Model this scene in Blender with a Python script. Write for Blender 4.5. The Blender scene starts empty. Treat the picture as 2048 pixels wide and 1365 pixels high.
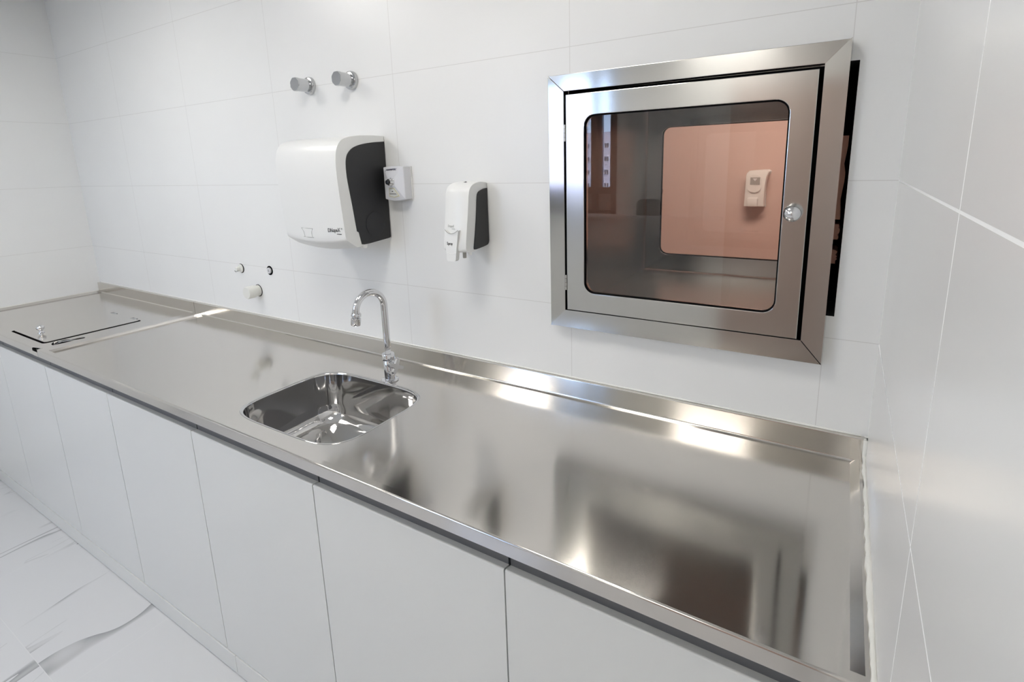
import bpy, bmesh, math, random
from mathutils import Vector, Matrix
random.seed(7)
S = bpy.context.scene
COL = S.collection
PI = math.pi

# ------------------------------------------------------------------ camera
cd = bpy.data.cameras.new('camera')
cam = bpy.data.objects.new('camera', cd)
COL.objects.link(cam)
cd.sensor_width = 36.0
cd.sensor_fit = 'HORIZONTAL'
cd.lens = 1058.094 / 2048 * 36.0
cd.shift_x = -7.5125 / 2048
cd.shift_y = -127.177 / 2048
cd.clip_start = 0.02
cd.clip_end = 600
R = [[0.851406431809191, -0.08611353975954969, 0.5173891631489995],
     [0.5237469328822382, 0.1926500991657525, -0.8298042477523684],
     [-0.028217692506473643, 0.9774816609847502, 0.20912523584709694]]
M4 = Matrix([[*R[0], -0.08662], [*R[1], -1.29383], [*R[2], 1.55293], [0, 0, 0, 1]])
cam.matrix_world = M4
S.camera = cam

# ------------------------------------------------------------------ view, world, sun
S.view_settings.view_transform = 'Standard'
S.view_settings.look = 'None'
S.view_settings.gamma = 1
S.view_settings.use_curve_mapping = False
S.view_settings.exposure = 0.0
try:
    S.cycles.max_bounces = 14
    S.cycles.glossy_bounces = 8
    S.cycles.transparent_max_bounces = 16
    S.cycles.caustics_reflective = True
    S.cycles.sample_clamp_indirect = 6.0
except Exception:
    pass

w = bpy.data.worlds.new('sky')
S.world = w
w.use_nodes = True
nt = w.node_tree
nt.nodes.clear()
tc = nt.nodes.new('ShaderNodeTexCoord')
sx = nt.nodes.new('ShaderNodeSeparateXYZ')
cr = nt.nodes.new('ShaderNodeValToRGB')
bg = nt.nodes.new('ShaderNodeBackground')
wo = nt.nodes.new('ShaderNodeOutputWorld')
nt.links.new(tc.outputs['Generated'], sx.inputs[0])
nt.links.new(sx.outputs['Z'], cr.inputs[0])
nt.links.new(cr.outputs[0], bg.inputs[0])
nt.links.new(bg.outputs[0], wo.inputs[0])
cr.color_ramp.elements[0].position = 0.0
cr.color_ramp.elements[0].color = (0.56, 0.72, 1.0, 1)
cr.color_ramp.elements[1].position = 0.7
cr.color_ramp.elements[1].color = (0.26, 0.48, 1.0, 1)
bg.inputs[1].default_value = 9.0

sl = bpy.data.lights.new('sun', 'SUN')
sun = bpy.data.objects.new('sun', sl)
COL.objects.link(sun)
sl.energy = 14
sl.angle = 0.01
sl.color = (1.0, 0.95, 0.88)
sun.rotation_euler = Vector((-0.35, -0.85, -0.75)).to_track_quat('-Z', 'Y').to_euler()

# daylight portal in the window opening
pl = bpy.data.lights.new('window_daylight', 'AREA')
po = bpy.data.objects.new('window_daylight', pl)
COL.objects.link(po)
pl.shape = 'RECTANGLE'
pl.size, pl.size_y = 1.12, 1.18
po.location = (-2.375, -3.27, 1.70)
po.rotation_euler = (PI / 2, 0, 0)      # faces +y, into the room
pl.cycles.is_portal = True

WARM = (1.0, 0.972, 0.925)
LAMP_POWER = 15.2

# ------------------------------------------------------------------ materials
def nodes(name):
    m = bpy.data.materials.new(name)
    m.use_nodes = True
    t = m.node_tree
    b = t.nodes['Principled BSDF']
    return m, t, b

def setp(b, **k):
    for a, v in k.items():
        b.inputs[a.replace('_', ' ')].default_value = v

def N(t, typ, **k):
    n = t.nodes.new(typ)
    for a, v in k.items():
        setattr(n, a, v)
    return n

def math_node(t, op, a, b=None, clamp=False):
    n = N(t, 'ShaderNodeMath', operation=op, use_clamp=clamp)
    for i, v in enumerate((a, b)):
        if v is None:
            continue
        if isinstance(v, (int, float)):
            n.inputs[i].default_value = v
        else:
            t.links.new(v, n.inputs[i])
    return n.outputs[0]

def plain(name, col, rough=0.5, metal=0.0, spec=0.5, noise=0.0, nscale=40, coat=0.0):
    m, t, b = nodes(name)
    setp(b, Base_Color=(*col, 1), Roughness=rough, Metallic=metal, Specular_IOR_Level=spec, Coat_Weight=coat)
    if noise:
        n = N(t, 'ShaderNodeTexNoise')
        n.inputs['Scale'].default_value = nscale
        g = N(t, 'ShaderNodeNewGeometry')
        t.links.new(g.outputs['Position'], n.inputs['Vector'])
        bu = N(t, 'ShaderNodeBump')
        bu.inputs['Strength'].default_value = noise
        bu.inputs['Distance'].default_value = 0.001
        t.links.new(n.outputs['Fac'], bu.inputs['Height'])
        t.links.new(bu.outputs[0], b.inputs['Normal'])
    return m

def steel(name, col=(0.60, 0.59, 0.575), rough=0.28, aniso=0.6, wave=0.25, wscale=2.2, grain=0.06, smudge=0.06):
    """brushed stainless sheet: brushing runs along the U of the mesh's UVs"""
    m, t, b = nodes(name)
    setp(b, Base_Color=(*col, 1), Metallic=1.0, Roughness=rough, Anisotropic=aniso, Anisotropic_Rotation=0.25)
    tg = N(t, 'ShaderNodeTangent', direction_type='UV_MAP')
    tg.uv_map = 'UVMap'
    t.links.new(tg.outputs[0], b.inputs['Tangent'])
    g = N(t, 'ShaderNodeNewGeometry')
    uv = N(t, 'ShaderNodeUVMap')
    uv.uv_map = 'UVMap'
    # sheet waviness
    n1 = N(t, 'ShaderNodeTexNoise')
    n1.inputs['Scale'].default_value = wscale
    n1.inputs['Detail'].default_value = 1.0
    t.links.new(g.outputs['Position'], n1.inputs['Vector'])
    b1 = N(t, 'ShaderNodeBump')
    b1.inputs['Strength'].default_value = wave
    b1.inputs['Distance'].default_value = 0.02
    t.links.new(n1.outputs['Fac'], b1.inputs['Height'])
    # brushing grain
    mp = N(t, 'ShaderNodeMapping')
    mp.inputs['Scale'].default_value = (6, 900, 1)
    t.links.new(uv.outputs[0], mp.inputs['Vector'])
    n2 = N(t, 'ShaderNodeTexNoise')
    n2.inputs['Scale'].default_value = 1.0
    n2.inputs['Detail'].default_value = 2.0
    t.links.new(mp.outputs[0], n2.inputs['Vector'])
    b2 = N(t, 'ShaderNodeBump')
    b2.inputs['Strength'].default_value = grain
    b2.inputs['Distance'].default_value = 0.0006
    t.links.new(n2.outputs['Fac'], b2.inputs['Height'])
    t.links.new(b1.outputs[0], b2.inputs['Normal'])
    t.links.new(b2.outputs[0], b.inputs['Normal'])
    # smudges in the roughness
    n3 = N(t, 'ShaderNodeTexNoise')
    n3.inputs['Scale'].default_value = 3.2
    n3.inputs['Detail'].default_value = 1.5
    t.links.new(g.outputs['Position'], n3.inputs['Vector'])
    mr = N(t, 'ShaderNodeMapRange')
    mr.inputs['From Min'].default_value = 0.35
    mr.inputs['From Max'].default_value = 0.7
    mr.inputs['To Min'].default_value = rough - smudge
    mr.inputs['To Max'].default_value = rough + smudge
    t.links.new(n3.outputs['Fac'], mr.inputs['Value'])
    t.links.new(mr.outputs[0], b.inputs['Roughness'])
    return m

def tile(name, col, rough, axis_u, u0, uw, v0, vh, gw, gcol, spec=0.5):
    """rectified wall tile: lines at u0 + k*uw and z0 + k*vh"""
    m, t, b = nodes(name)
    g = N(t, 'ShaderNodeNewGeometry')
    s = N(t, 'ShaderNodeSeparateXYZ')
    t.links.new(g.outputs['Position'], s.inputs[0])
    def line(sock, o, p):
        a = math_node(t, 'SUBTRACT', sock, o)
        a = math_node(t, 'DIVIDE', a, p)
        a = math_node(t, 'ADD', a, 0.5)
        a = math_node(t, 'FRACT', a)
        a = math_node(t, 'SUBTRACT', a, 0.5)
        a = math_node(t, 'ABSOLUTE', a)
        a = math_node(t, 'MULTIPLY', a, p)
        return math_node(t, 'LESS_THAN', a, gw / 2)
    lu = line(s.outputs[axis_u], u0, uw)
    lv = line(s.outputs['Z'], v0, vh)
    f = math_node(t, 'MAXIMUM', lu, lv)
    n = N(t, 'ShaderNodeTexNoise')
    n.inputs['Scale'].default_value = 2.5
    n.inputs['Detail'].default_value = 3
    t.links.new(g.outputs['Position'], n.inputs['Vector'])
    mr = N(t, 'ShaderNodeMapRange')
    mr.inputs['To Min'].default_value = 0.97
    mr.inputs['To Max'].default_value = 1.03
    t.links.new(n.outputs['Fac'], mr.inputs['Value'])
    mx = N(t, 'ShaderNodeMix', data_type='RGBA')
    mx.inputs[6].default_value = (*col, 1)
    mx.inputs[7].default_value = (*gcol, 1)
    t.links.new(f, mx.inputs[0])
    hv = N(t, 'ShaderNodeVectorMath', operation='SCALE')
    t.links.new(mx.outputs[2], hv.inputs[0])
    t.links.new(mr.outputs[0], hv.inputs['Scale'])
    t.links.new(hv.outputs[0], b.inputs['Base Color'])
    rr = math_node(t, 'MULTIPLY_ADD', f, 0.5)
    rr.node.inputs[2].default_value = rough
    t.links.new(rr, b.inputs['Roughness'])
    setp(b, Specular_IOR_Level=spec)
    return m

def pane(name, tint, f0=0.04):
    m = bpy.data.materials.new(name)
    m.use_nodes = True
    t = m.node_tree
    t.nodes.clear()
    o = N(t, 'ShaderNodeOutputMaterial')
    mix = N(t, 'ShaderNodeMixShader')
    tr = N(t, 'ShaderNodeBsdfTransparent')
    tr.inputs[0].default_value = (*tint, 1)
    gl = N(t, 'ShaderNodeBsdfGlossy')
    gl.inputs['Roughness'].default_value = 0.0
    gl.inputs['Color'].default_value = (1, 1, 1, 1)
    lw = N(t, 'ShaderNodeLayerWeight')
    lw.inputs[0].default_value = 0.5
    p5 = math_node(t, 'POWER', lw.outputs['Facing'], 5.0)
    a = math_node(t, 'MULTIPLY_ADD', p5, 1 - f0)
    a.node.inputs[2].default_value = f0
    t.links.new(a, mix.inputs[0])
    t.links.new(tr.outputs[0], mix.inputs[1])
    t.links.new(gl.outputs[0], mix.inputs[2])
    t.links.new(mix.outputs[0], o.inputs[0])
    return m

def emit(name, col, power):
    m = bpy.data.materials.new(name)
    m.use_nodes = True
    t = m.node_tree
    t.nodes.clear()
    o = N(t, 'ShaderNodeOutputMaterial')
    e = N(t, 'ShaderNodeEmission')
    e.inputs[0].default_value = (*col, 1)
    e.inputs[1].default_value = power
    t.links.new(e.outputs[0], o.inputs[0])
    return m

def marble(name):
    m, t, b = nodes(name)
    g = N(t, 'ShaderNodeNewGeometry')
    s = N(t, 'ShaderNodeSeparateXYZ')
    t.links.new(g.outputs['Position'], s.inputs[0])
    TU, TV = 0.80, 0.80
    def cell(sock, o, p):
        a = math_node(t, 'SUBTRACT', sock, o)
        a = math_node(t, 'DIVIDE', a, p)
        return a
    cu, cv = cell(s.outputs['X'], -2.02, TU), cell(s.outputs['Y'], -0.92, TV)
    fu, fv = math_node(t, 'FLOOR', cu), math_node(t, 'FLOOR', cv)
    cmb = N(t, 'ShaderNodeCombineXYZ')
    t.links.new(fu, cmb.inputs[0]); t.links.new(fv, cmb.inputs[1])
    wn = N(t, 'ShaderNodeTexWhiteNoise', noise_dimensions='3D')
    t.links.new(cmb.outputs[0], wn.inputs['Vector'])
    # per tile shift and turn of the veining
    off = N(t, 'ShaderNodeVectorMath', operation='MULTIPLY_ADD')
    t.links.new(wn.outputs['Color'], off.inputs[0])
    off.inputs[1].default_value = (9, 9, 9)
    t.links.new(g.outputs['Position'], off.inputs[2])
    rot = N(t, 'ShaderNodeVectorRotate', rotation_type='Z_AXIS')
    t.links.new(off.outputs[0], rot.inputs['Vector'])
    ang = math_node(t, 'MULTIPLY_ADD', wn.outputs['Value'], 1.3)
    ang.node.inputs[2].default_value = -2.0
    t.links.new(ang, rot.inputs['Angle'])
    mp = N(t, 'ShaderNodeMapping')
    mp.inputs['Scale'].default_value = (0.55, 2.9, 1.0)
    t.links.new(rot.outputs[0], mp.inputs['Vector'])
    def vein(scale, dist, w0, w1, detail):
        """one-sided veins: a crisp edge that fades away on the other side"""
        n = N(t, 'ShaderNodeTexNoise')
        n.inputs['Scale'].default_value = scale
        n.inputs['Detail'].default_value = detail
        n.inputs['Roughness'].default_value = 0.45
        n.inputs['Distortion'].default_value = dist
        t.links.new(mp.outputs[0], n.inputs['Vector'])
        a = math_node(t, 'SUBTRACT', n.outputs['Fac'], 0.5)
        up = math_node(t, 'GREATER_THAN', a, 0.0)
        mr = N(t, 'ShaderNodeMapRange')
        mr.inputs['From Min'].default_value = w0
        mr.inputs['From Max'].default_value = w1
        mr.inputs['To Min'].default_value = 1.0
        mr.inputs['To Max'].default_value = 0.0
        t.links.new(a, mr.inputs['Value'])
        return math_node(t, 'MULTIPLY', mr.outputs[0], up)
    v1 = vein(1.1, 0.45, 0.0, 0.022, 3.0)
    # breaks the veins into short strokes
    nb = N(t, 'ShaderNodeTexNoise')
    nb.inputs['Scale'].default_value = 2.6
    nb.inputs['Detail'].default_value = 2
    t.links.new(off.outputs[0], nb.inputs['Vector'])
    mb = N(t, 'ShaderNodeMapRange')
    mb.inputs['From Min'].default_value = 0.49
    mb.inputs['From Max'].default_value = 0.58
    t.links.new(nb.outputs['Fac'], mb.inputs['Value'])
    v1 = math_node(t, 'MULTIPLY', v1, mb.outputs[0])
    v2 = vein(1.7, 0.5, 0.0, 0.016, 3.0)
    nb2 = N(t, 'ShaderNodeTexNoise')
    nb2.inputs['Scale'].default_value = 1.9
    t.links.new(off.outputs[0], nb2.inputs['Vector'])
    v2 = math_node(t, 'MULTIPLY', v2, math_node(t, 'GREATER_THAN', nb2.outputs['Fac'], 0.52))
    v2 = math_node(t, 'MULTIPLY', v2, 0.38)
    v = math_node(t, 'MAXIMUM', v1, v2)
    mx = N(t, 'ShaderNodeMix', data_type='RGBA')
    mx.inputs[6].default_value = (0.66, 0.66, 0.66, 1)
    mx.inputs[7].default_value = (0.33, 0.33, 0.33, 1)
    t.links.new(v, mx.inputs[0])
    def ln(c, p):
        a = math_node(t, 'FRACT', math_node(t, 'ADD', c, 0.5))
        a = math_node(t, 'ABSOLUTE', math_node(t, 'SUBTRACT', a, 0.5))
        return math_node(t, 'LESS_THAN', math_node(t, 'MULTIPLY', a, p), 0.0009)
    f = math_node(t, 'MAXIMUM', ln(cu, TU), ln(cv, TV))
    m2 = N(t, 'ShaderNodeMix', data_type='RGBA')
    t.links.new(f, m2.inputs[0])
    t.links.new(mx.outputs[2], m2.inputs[6])
    m2.inputs[7].default_value = (0.70, 0.70, 0.69, 1)
    t.links.new(m2.outputs[2], b.inputs['Base Color'])
    setp(b, Roughness=0.22)
    return m

TH, TZ = 0.3391, 1.50107
M_WALL = tile('white wall tile', (0.84, 0.84, 0.825), 0.30, 'X', -0.10, 0.6128, TZ, TH, 0.0016, (0.70, 0.69, 0.67))
M_WLEFT = tile('white wall tile left', (0.84, 0.84, 0.825), 0.30, 'Y', -0.61, 0.6128, TZ, TH, 0.0016, (0.70, 0.69, 0.67))
M_WRIGHT = tile('white wall tile right', (0.82, 0.82, 0.81), 0.26, 'Y', -0.692, 0.692, TZ, TH, 0.0032, (0.95, 0.95, 0.94))
M_WFRONT = tile('white wall tile front', (0.80, 0.80, 0.785), 0.30, 'X', -0.10, 0.6128, TZ, TH, 0.0016, (0.70, 0.69, 0.67))
M_CEIL = plain('ceiling paint', (0.86, 0.86, 0.85), 0.8)
M_FLOOR = marble('marble floor tile')
M_CLAY = plain('clay brick', (0.62, 0.33, 0.23), 0.9, noise=0.4, nscale=60)
M_PEACH = plain('peach wall paint', (0.64, 0.46, 0.415), 0.6)
M_PEACHF = plain('peach hall floor', (0.55, 0.42, 0.36), 0.4)
M_TOP = steel('worktop steel', (0.675, 0.648, 0.61), 0.14, 0.72, 0.13, 2.4, 0.010, 0.025)
M_HATCH = steel('hatch steel', (0.60, 0.59, 0.565), 0.14, 0.70, 0.05, 3.0, 0.015, 0.015)
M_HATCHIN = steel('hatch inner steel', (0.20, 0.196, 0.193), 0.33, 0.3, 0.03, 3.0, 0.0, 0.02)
M_SINK = plain('polished sink steel', (0.66, 0.65, 0.64), 0.06, 1.0)
M_CHROME = plain('chrome', (0.72, 0.72, 0.73), 0.045, 1.0)
M_CHROMEB = plain('dull chrome', (0.55, 0.555, 0.56), 0.14, 1.0)
M_BLACK = plain('black plastic', (0.012, 0.012, 0.014), 0.35)
M_BLACKF = plain('black panel', (0.014, 0.014, 0.015), 0.42)
M_GASKSHADE = plain('rubber and shade black', (0.004, 0.004, 0.004), 0.8, spec=0.1)  # rubber seals, and the painted shade inside gaps and openings
M_PLAST = plain('white plastic', (0.83, 0.83, 0.81), 0.28)
M_PLASTG = plain('pale grey plastic', (0.72, 0.72, 0.74), 0.32)
M_PVC = plain('off white plastic', (0.78, 0.78, 0.73), 0.4)
M_CREAM = plain('cream inset', (0.66, 0.62, 0.45), 0.4)
M_INK = plain('black print', (0.02, 0.02, 0.02), 0.5)
M_INKB = plain('navy print', (0.02, 0.015, 0.06), 0.5)
M_GREY = plain('grey print', (0.35, 0.35, 0.33), 0.5)
M_DOOR = plain('white lacquered board', (0.775, 0.772, 0.738), 0.26)
M_CARC = plain('grey cabinet board', (0.30, 0.30, 0.31), 0.5)
M_RAIL = plain('grey grip rail', (0.22, 0.22, 0.23), 0.40, 0.6)
M_CAULK = plain('white sealant', (0.88, 0.87, 0.82), 0.45, noise=0.3, nscale=90)
M_PANE = pane('tinted hatch glass', (0.91, 0.895, 0.885))
M_CLEAR = pane('clear window glass', (0.97, 0.98, 0.98))
M_FRAME = plain('dark bronze window frame', (0.045, 0.038, 0.036), 0.4)
M_GPANEL = plain('grey window panel', (0.36, 0.36, 0.36), 0.5)
M_LAMP = emit('lamp diffuser', WARM, LAMP_POWER)
M_LAMP2 = emit('dim lamp diffuser', WARM, LAMP_POWER * 0.62)
M_LAMPADD = emit('added fill lamp diffuser', WARM, LAMP_POWER * 0.85)
M_LAMPW = emit('hall lamp diffuser', (1.0, 0.86, 0.74), 42.0)
M_LAMPF = plain('lamp frame', (0.8, 0.8, 0.8), 0.4)
M_BUILD = plain('pale apartment render', (0.62, 0.56, 0.60), 0.8)
M_BUILD2 = plain('grey apartment recess', (0.34, 0.32, 0.38), 0.8)
M_BGLASS = plain('dark apartment glass', (0.05, 0.06, 0.08), 0.1)
M_BWHITE = plain('white apartment frame', (0.9, 0.9, 0.9), 0.6)
M_GROUND = plain('asphalt ground', (0.2, 0.2, 0.2), 0.9)

# ------------------------------------------------------------------ helpers
def uvs(me, brush):
    uv = me.uv_layers.new(name='UVMap') if not me.uv_layers else me.uv_layers[0]
    ax = 'xyz'.index(brush)
    for p in me.polygons:
        n = [abs(c) for c in p.normal]
        k = n.index(max(n))
        if k == ax:
            u_, v_ = [a for a in range(3) if a != k]
        else:
            u_ = ax
            v_ = [a for a in range(3) if a not in (ax, k)][0]
        for li in p.loop_indices:
            c = me.vertices[me.loops[li].vertex_index].co
            uv.data[li].uv = (c[u_], c[v_])

def root_loc(o):
    while o.parent is not None:
        o = o.parent
    return o.location.copy()

def obj(name, bm, mats, parent=None, smooth=35, brush='x', flat=False, loc=None, normals=True):
    if not isinstance(mats, (list, tuple)):
        mats = [mats]
    if normals:
        bmesh.ops.recalc_face_normals(bm, faces=bm.faces)
    me = bpy.data.meshes.new(name)
    origin = root_loc(parent) if parent is not None else (Vector(loc) if loc else Vector())
    bm.to_mesh(me)
    bm.free()
    for m in mats:
        me.materials.append(m)
    uvs(me, brush)
    me.transform(Matrix.Translation(-origin))
    if not flat:
        for p in me.polygons:
            p.use_smooth = True
        me.set_sharp_from_angle(angle=math.radians(smooth))
    o = bpy.data.objects.new(name, me)
    COL.objects.link(o)
    if not flat and name in ('deck', 'backsplash', 'front_edge', 'frame_member', 'door', 'far_door', 'lid', 'side_panel', 'glass_pane', 'grip_rail', 'plinth_board', 'push_lever', 'back_plate'):
        wn = o.modifiers.new('weighted_normals', 'WEIGHTED_NORMAL')
        wn.mode = 'FACE_AREA'
        wn.weight = 90
        wn.keep_sharp = True
    if parent is not None:
        o.parent = parent
    elif loc:
        o.location = loc
    return o

def thing(name, label, cat, loc, group=None):
    o = bpy.data.objects.new(name, None)
    o.empty_display_size = 0.05
    COL.objects.link(o)
    o.location = loc
    o['label'] = label
    o['category'] = cat
    if group:
        o['group'] = group
    return o

def tag(o, label, cat, group=None):
    o['label'] = label
    o['category'] = cat
    if group:
        o['group'] = group
    return o

def struct(name, bm, mats, **k):
    o = obj(name, bm, mats, flat=k.pop('flat', True), **k)
    o['kind'] = 'structure'
    return o

def box(bm, x0, x1, y0, y1, z0, z1, bevel=0.0, seg=2, mi=0):
    r = bmesh.ops.create_cube(bm, size=1.0)
    vs = r['verts']
    for v in vs:
        v.co = Vector((x0 + (v.co.x + .5) * (x1 - x0), y0 + (v.co.y + .5) * (y1 - y0), z0 + (v.co.z + .5) * (z1 - z0)))
    fs = set(f for v in vs for f in v.link_faces)
    for f in fs:
        f.material_index = mi
    if bevel:
        es = list(set(e for v in vs for e in v.link_edges))
        bmesh.ops.bevel(bm, geom=es, offset=bevel, segments=seg, affect='EDGES', profile=0.5, clamp_overlap=True)
    return bm

def B(*a, **k):
    return box(bmesh.new(), *a, **k)

def frame_of(d):
    d = Vector(d).normalized()
    up = Vector((0, 0, 1)) if abs(d.z) < 0.95 else Vector((1, 0, 0))
    a = d.cross(up).normalized()
    return d, a, a.cross(d).normalized()

def lathe(bm, prof, origin, axis=(0, 0, 1), seg=32, mi=0):
    """prof: list of (radius, distance along axis)"""
    d, a, b = frame_of(axis)
    o = Vector(origin)
    rings = []
    for r, h in prof:
        if r < 1e-6:
            rings.append([bm.verts.new(o + d * h)])
        else:
            rings.append([bm.verts.new(o + d * h + (a * math.cos(2 * PI * i / seg) + b * math.sin(2 * PI * i / seg)) * r) for i in range(seg)])
    for p, q in zip(rings, rings[1:]):
        for i in range(seg):
            j = (i + 1) % seg
            if len(p) == 1 and len(q) == 1:
                continue
            if len(p) == 1:
                f = bm.faces.new((p[0], q[i], q[j]))
            elif len(q) == 1:
                f = bm.faces.new((p[i], p[j], q[0]))
            else:
                f = bm.faces.new((p[i], p[j], q[j], q[i]))
            f.material_index = mi
    for ring in (rings[0], rings[-1]):
        if len(ring) > 2:
            bm.faces.new(ring).material_index = mi
    return bm

def tube(bm, pts, rad, seg=12, caps=True):
    """rad: number or list of radii"""
    pts = [Vector(p) for p in pts]
    n = len(pts)
    rings = []
    prev = None
    for i, p in enumerate(pts):
        d = (pts[min(i + 1, n - 1)] - pts[max(i - 1, 0)]).normalized()
        if prev is None:
            _, a, b = frame_of(d)
        else:
            a = (prev - d * prev.dot(d)).normalized()
            b = d.cross(a)
        prev = a
        r = rad[i] if isinstance(rad, (list, tuple)) else rad
        rings.append([bm.verts.new(p + (a * math.cos(2 * PI * k / seg) + b * math.sin(2 * PI * k / seg)) * r) for k in range(seg)])
    for p, q in zip(rings, rings[1:]):
        for k in range(seg):
            bm.faces.new((p[k], p[(k + 1) % seg], q[(k + 1) % seg], q[k]))
    if caps:
        bm.faces.new(rings[0][::-1])
        bm.faces.new(rings[-1])
    return bm

def rrect(x0, x1, y0, y1, r, seg=8):
    """rounded rectangle as 2D points, counter-clockwise"""
    out = []
    for cx, cy, a0 in ((x1 - r, y1 - r, 0), (x0 + r, y1 - r, 90), (x0 + r, y0 + r, 180), (x1 - r, y0 + r, 270)):
        for i in range(seg + 1):
            a = math.radians(a0 + 90 * i / seg)
            out.append((cx + r * math.cos(a), cy + r * math.sin(a)))
    return out

def fill(bm, loops, f3):
    """fill a planar region bounded by 2D loops; f3 maps 2D to 3D. returns vert loops"""
    vl, es = [], []
    for L in loops:
        vs = [bm.verts.new(f3(*p)) for p in L]
        vl.append(vs)
        for a, b in zip(vs, vs[1:] + vs[:1]):
            es.append(bm.edges.new((a, b)))
    n = (Vector(f3(1, 0)) - Vector(f3(0, 0))).cross(Vector(f3(0, 1)) - Vector(f3(0, 0)))
    bmesh.ops.triangle_fill(bm, use_beauty=True, use_dissolve=False, edges=es, normal=n)
    return vl

def bridge(bm, a, b, closed=True):
    n = len(a)
    for i in range(n if closed else n - 1):
        j = (i + 1) % n
        bm.faces.new((a[i], a[j], b[j], b[i]))

def ring(bm, L, f3):
    return [bm.verts.new(f3(*p)) for p in L]

def slab(bm, loops, f3a, f3b):
    """solid plate between two parallel planes with holes"""
    va = fill(bm, loops, f3a)
    vb = fill(bm, loops, f3b)
    for a, b in zip(va, vb):
        bridge(bm, a, b)
    return bm

def prism(bm, poly, f3a, f3b):
    return slab(bm, [poly], f3a, f3b)

def bev(bm, off, seg=2, ang=30):
    es = [e for e in bm.edges if len(e.link_faces) == 2 and e.calc_face_angle(0) > math.radians(ang)]
    bmesh.ops.bevel(bm, geom=es, offset=off, segments=seg, affect='EDGES', profile=0.5, clamp_overlap=True)
    return bm

def text(name, s, size, loc, rot, mat, parent, shear=0.0, spacing=1.0, xs=1.0, depth=0.0003):
    c = bpy.data.curves.new(name, 'FONT')
    c.body = s
    c.size = size
    c.shear = shear
    c.space_character = spacing
    c.extrude = depth
    c.align_x = 'LEFT'
    tmp = bpy.data.objects.new(name + '_tmp', c)
    COL.objects.link(tmp)
    dg = bpy.context.evaluated_depsgraph_get()
    me = bpy.data.meshes.new_from_object(tmp.evaluated_get(dg))
    bpy.data.objects.remove(tmp)
    me.name = name
    me.materials.clear()
    me.materials.append(mat)
    me.transform(Matrix.Diagonal((xs, 1, 1, 1)))
    me.transform(Matrix.Translation(Vector(loc)) @ rot.to_4x4())
    me.transform(Matrix.Translation(-root_loc(parent)))
    o = bpy.data.objects.new(name, me)
    COL.objects.link(o)
    o.parent = parent
    return o

FACE_Y = Matrix(((1, 0, 0), (0, 0, -1), (0, 1, 0)))     # text lying on a face that looks along -y

# ------------------------------------------------------------------ the room
LX, FY, CZ = -3.77, -3.20, 2.50
TW = 0.60                                                # masonry thickness behind the tiles
bm = bmesh.new()
for (x0, x1, z0, z1) in ((LX - .1, -0.735, 0, CZ), (-0.735, -0.118, 0, 1.130), (-0.735, -0.118, 1.752, CZ),
                         (-0.118, -0.085, 0, 1.2118), (-0.118, -0.085, 1.734, CZ), (-0.085, 0.1, 0, CZ)):
    box(bm, x0, x1, 0, TW, z0, z1)
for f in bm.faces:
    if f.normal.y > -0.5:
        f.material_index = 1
wall_b = struct('wall_back', bm, [M_WALL, plain('shade-dark masonry core', (0.05, 0.045, 0.042), 0.9)], normals=False)  # reveal faces coloured dark to paint in the shade of the gap
struct('wall_left', B(LX - .1, LX, FY - .1, 0, 0, CZ), M_WLEFT)
struct('wall_right', B(0, .1, FY - .1, 0, 0, CZ), M_WRIGHT)
struct('floor', B(LX - .1, .1, FY - .1, 0, -.1, 0), M_FLOOR)
struct('ceiling', B(LX - .1, .1, FY - .2, 0.6, CZ, CZ + .1), M_CEIL)
struct('baseboard_left', B(LX, LX + .018, FY, -.6085, 0.004, .085, bevel=.004), M_PLAST, flat=False)
# front wall with the window opening
WX0, WX1, WZ0, WZ1 = -2.95, -1.80, 1.10, 2.30
bm = bmesh.new()
for (x0, x1, z0, z1) in ((LX - .1, WX0, 0, CZ), (WX1, .1, 0, CZ), (WX0, WX1, 0, WZ0), (WX0, WX1, WZ1, CZ)):
    box(bm, x0, x1, FY - .14, FY, z0, z1)
struct('wall_front', bm, M_WFRONT)

# window: dark frame, mullions, low grey panel, panes
bm = bmesh.new()
yf0, yf1 = FY - .10, FY + .004
box(bm, WX0, WX0 + .05, yf0, yf1, WZ0, WZ1)
box(bm, WX1 - .05, WX1, yf0, yf1, WZ0, WZ1)
box(bm, WX0, WX1, yf0, yf1, WZ1 - .05, WZ1)
box(bm, WX0, WX1, yf0, yf1, WZ0, WZ0 + .03)
box(bm, WX0, WX1, yf0, yf1, 1.275, 1.333)
for xm in (-2.01, -2.42):
    box(bm, xm - .024, xm + .024, yf0, yf1, WZ0, WZ1)
win = struct('window_1', bm, M_FRAME)
bm = bmesh.new()
for xa, xb in ((-1.986, -1.85), (-2.396, -2.034), (-2.90, -2.444)):
    for (a, b, c, d) in ((xa, xa + .032, 1.333, WZ1 - .05), (xb - .028, xb, 1.333, WZ1 - .05)):
        box(bm, a, b, yf0 + .02, yf1 - .05, c, d)
obj('sash', bm, plain('sky-tinted sash', (0.20, 0.22, 0.27), 0.4), win, flat=True)  # bluish sky light on the reveals put into the sash colour
for xa, xb in ((-1.986, -1.85), (-2.396, -2.034), (-2.90, -2.444)):
    obj('glass_pane', B(xa, xb, FY - .062, FY - .058, 1.333, WZ1 - .05), M_CLEAR, win, flat=True)
obj('grey_panel', B(WX0 + .05, WX1 - .05, FY - .06, FY - .05, WZ0 + .03, 1.275), M_GPANEL, win, flat=True)
struct('trim_1', B(WX0, -0.9, FY + .0, FY + .10, 1.075, 1.10, bevel=.003), M_PLASTG)

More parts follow.
